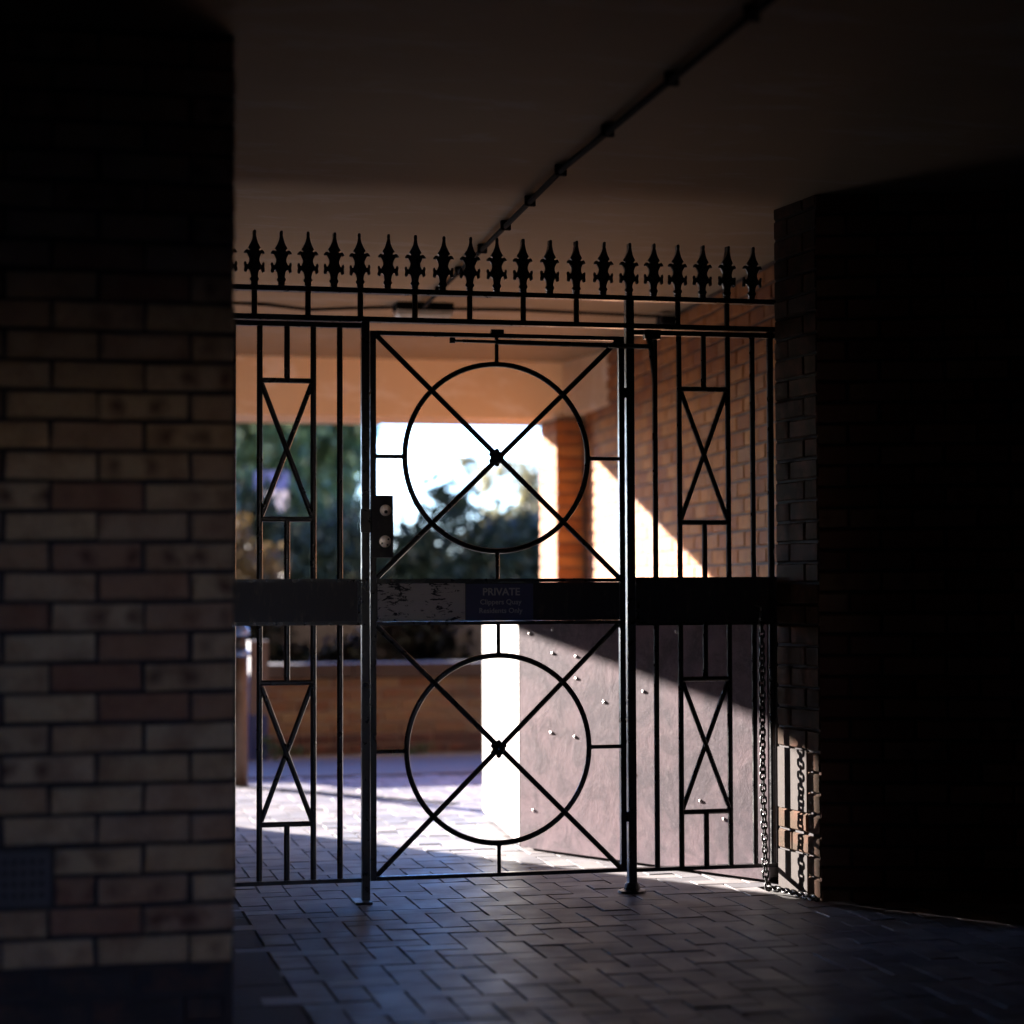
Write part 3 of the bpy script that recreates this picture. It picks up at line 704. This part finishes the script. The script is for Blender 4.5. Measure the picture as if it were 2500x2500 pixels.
leaves('foliage', 'leaf_black', [(.95, 14.7, .45, .6, .35, .5), (1.7, 14.7, .48, .6, .35, .52), (2.5, 14.75, .48, .6, .35, .54), (3.3, 14.7, .48, .6, .35, .5), (3.9, 14.7, .48, .6, .35, .5), (2.02, 13.98, .42, .2, .2, .42)], 26000, .06, sh, 32)
MB().box(.6, 4.4, 14.7, 14.82, 0, .85).make('stems', 'stem_dark', sh)
ru = thing('autumn_shrub', 'yellow and rust leaved shrub low at the left beside the hedge', 'shrub', (1.75, 18.2, 0))
limbs(ru, (1.75, 18.2, 0), .7, .03, 6, 9)
leaves('foliage', 'leaf_rust', [(1.75, 18.2, .95, .35, .35, .55), (2.0, 18.3, .7, .35, .3, .5), (1.62, 18.3, 1.3, .3, .3, .5)], 3200, .05, ru, 13)
yt = thing('pale_tree', 'small pale yellow tree rising above the hedge near the pier', 'tree', (5.15, 22.0, 0))
limbs(yt, (5.15, 22.0, 0), 2.2, .03, 6, 5)
leaves('crown', 'leaf_yellow', [(5.1, 22, 2.1, .40, .3, .45), (5.3, 22, 1.8, .4, .3, .4)], 1300, .055, yt, 14)
fb = thing('young_tree', 'thin tree with loose leaves against the white sky above the hedge', 'tree', (5.3, 24.0, 0))
limbs(fb, (5.3, 24.0, 0), 2.3, .014, 3, 8)
leaves('crown', 'leaf_yellow', [(4.97, 24, 2.58, .22, .15, .08), (5.6, 24, 2.68, .14, .12, .05), (5.25, 24, 2.45, .2, .15, .1)], 330, .05, fb, 15)
bd_ = thing('sign_board', 'blue and white board on a post in front of the leafy tree', 'sign', (2.24, 20.5, 0))
MB().box(2.23, 2.27, 20.51, 20.55, 0, 2.22).make('post', 'bark', bd_)
MB().box(2.08, 2.41, 20.48, 20.51, 2.06, 2.25).make('upper_panel', 'board_blue', bd_); MB().box(2.10, 2.40, 20.48, 20.51, 1.86, 2.058).make('lower_panel', 'board_white', bd_)

# weeds along the foot of the low wall
leaves('weeds', 'leaf_green', [(1.5, 13.33, .03, .25, .05, .06), (2.3, 13.34, .02, .3, .04, .05), (1.42, 13.1, .06, .06, .05, .1)], 350, .018, None, 21, 0)
for o in COL.objects:
    if o.name == 'weeds': tag(o, 'sparse weeds along the foot of the low wall', 'weeds', kind='stuff')
for o in COL.objects:
    if '_w' in o: del o['_w']
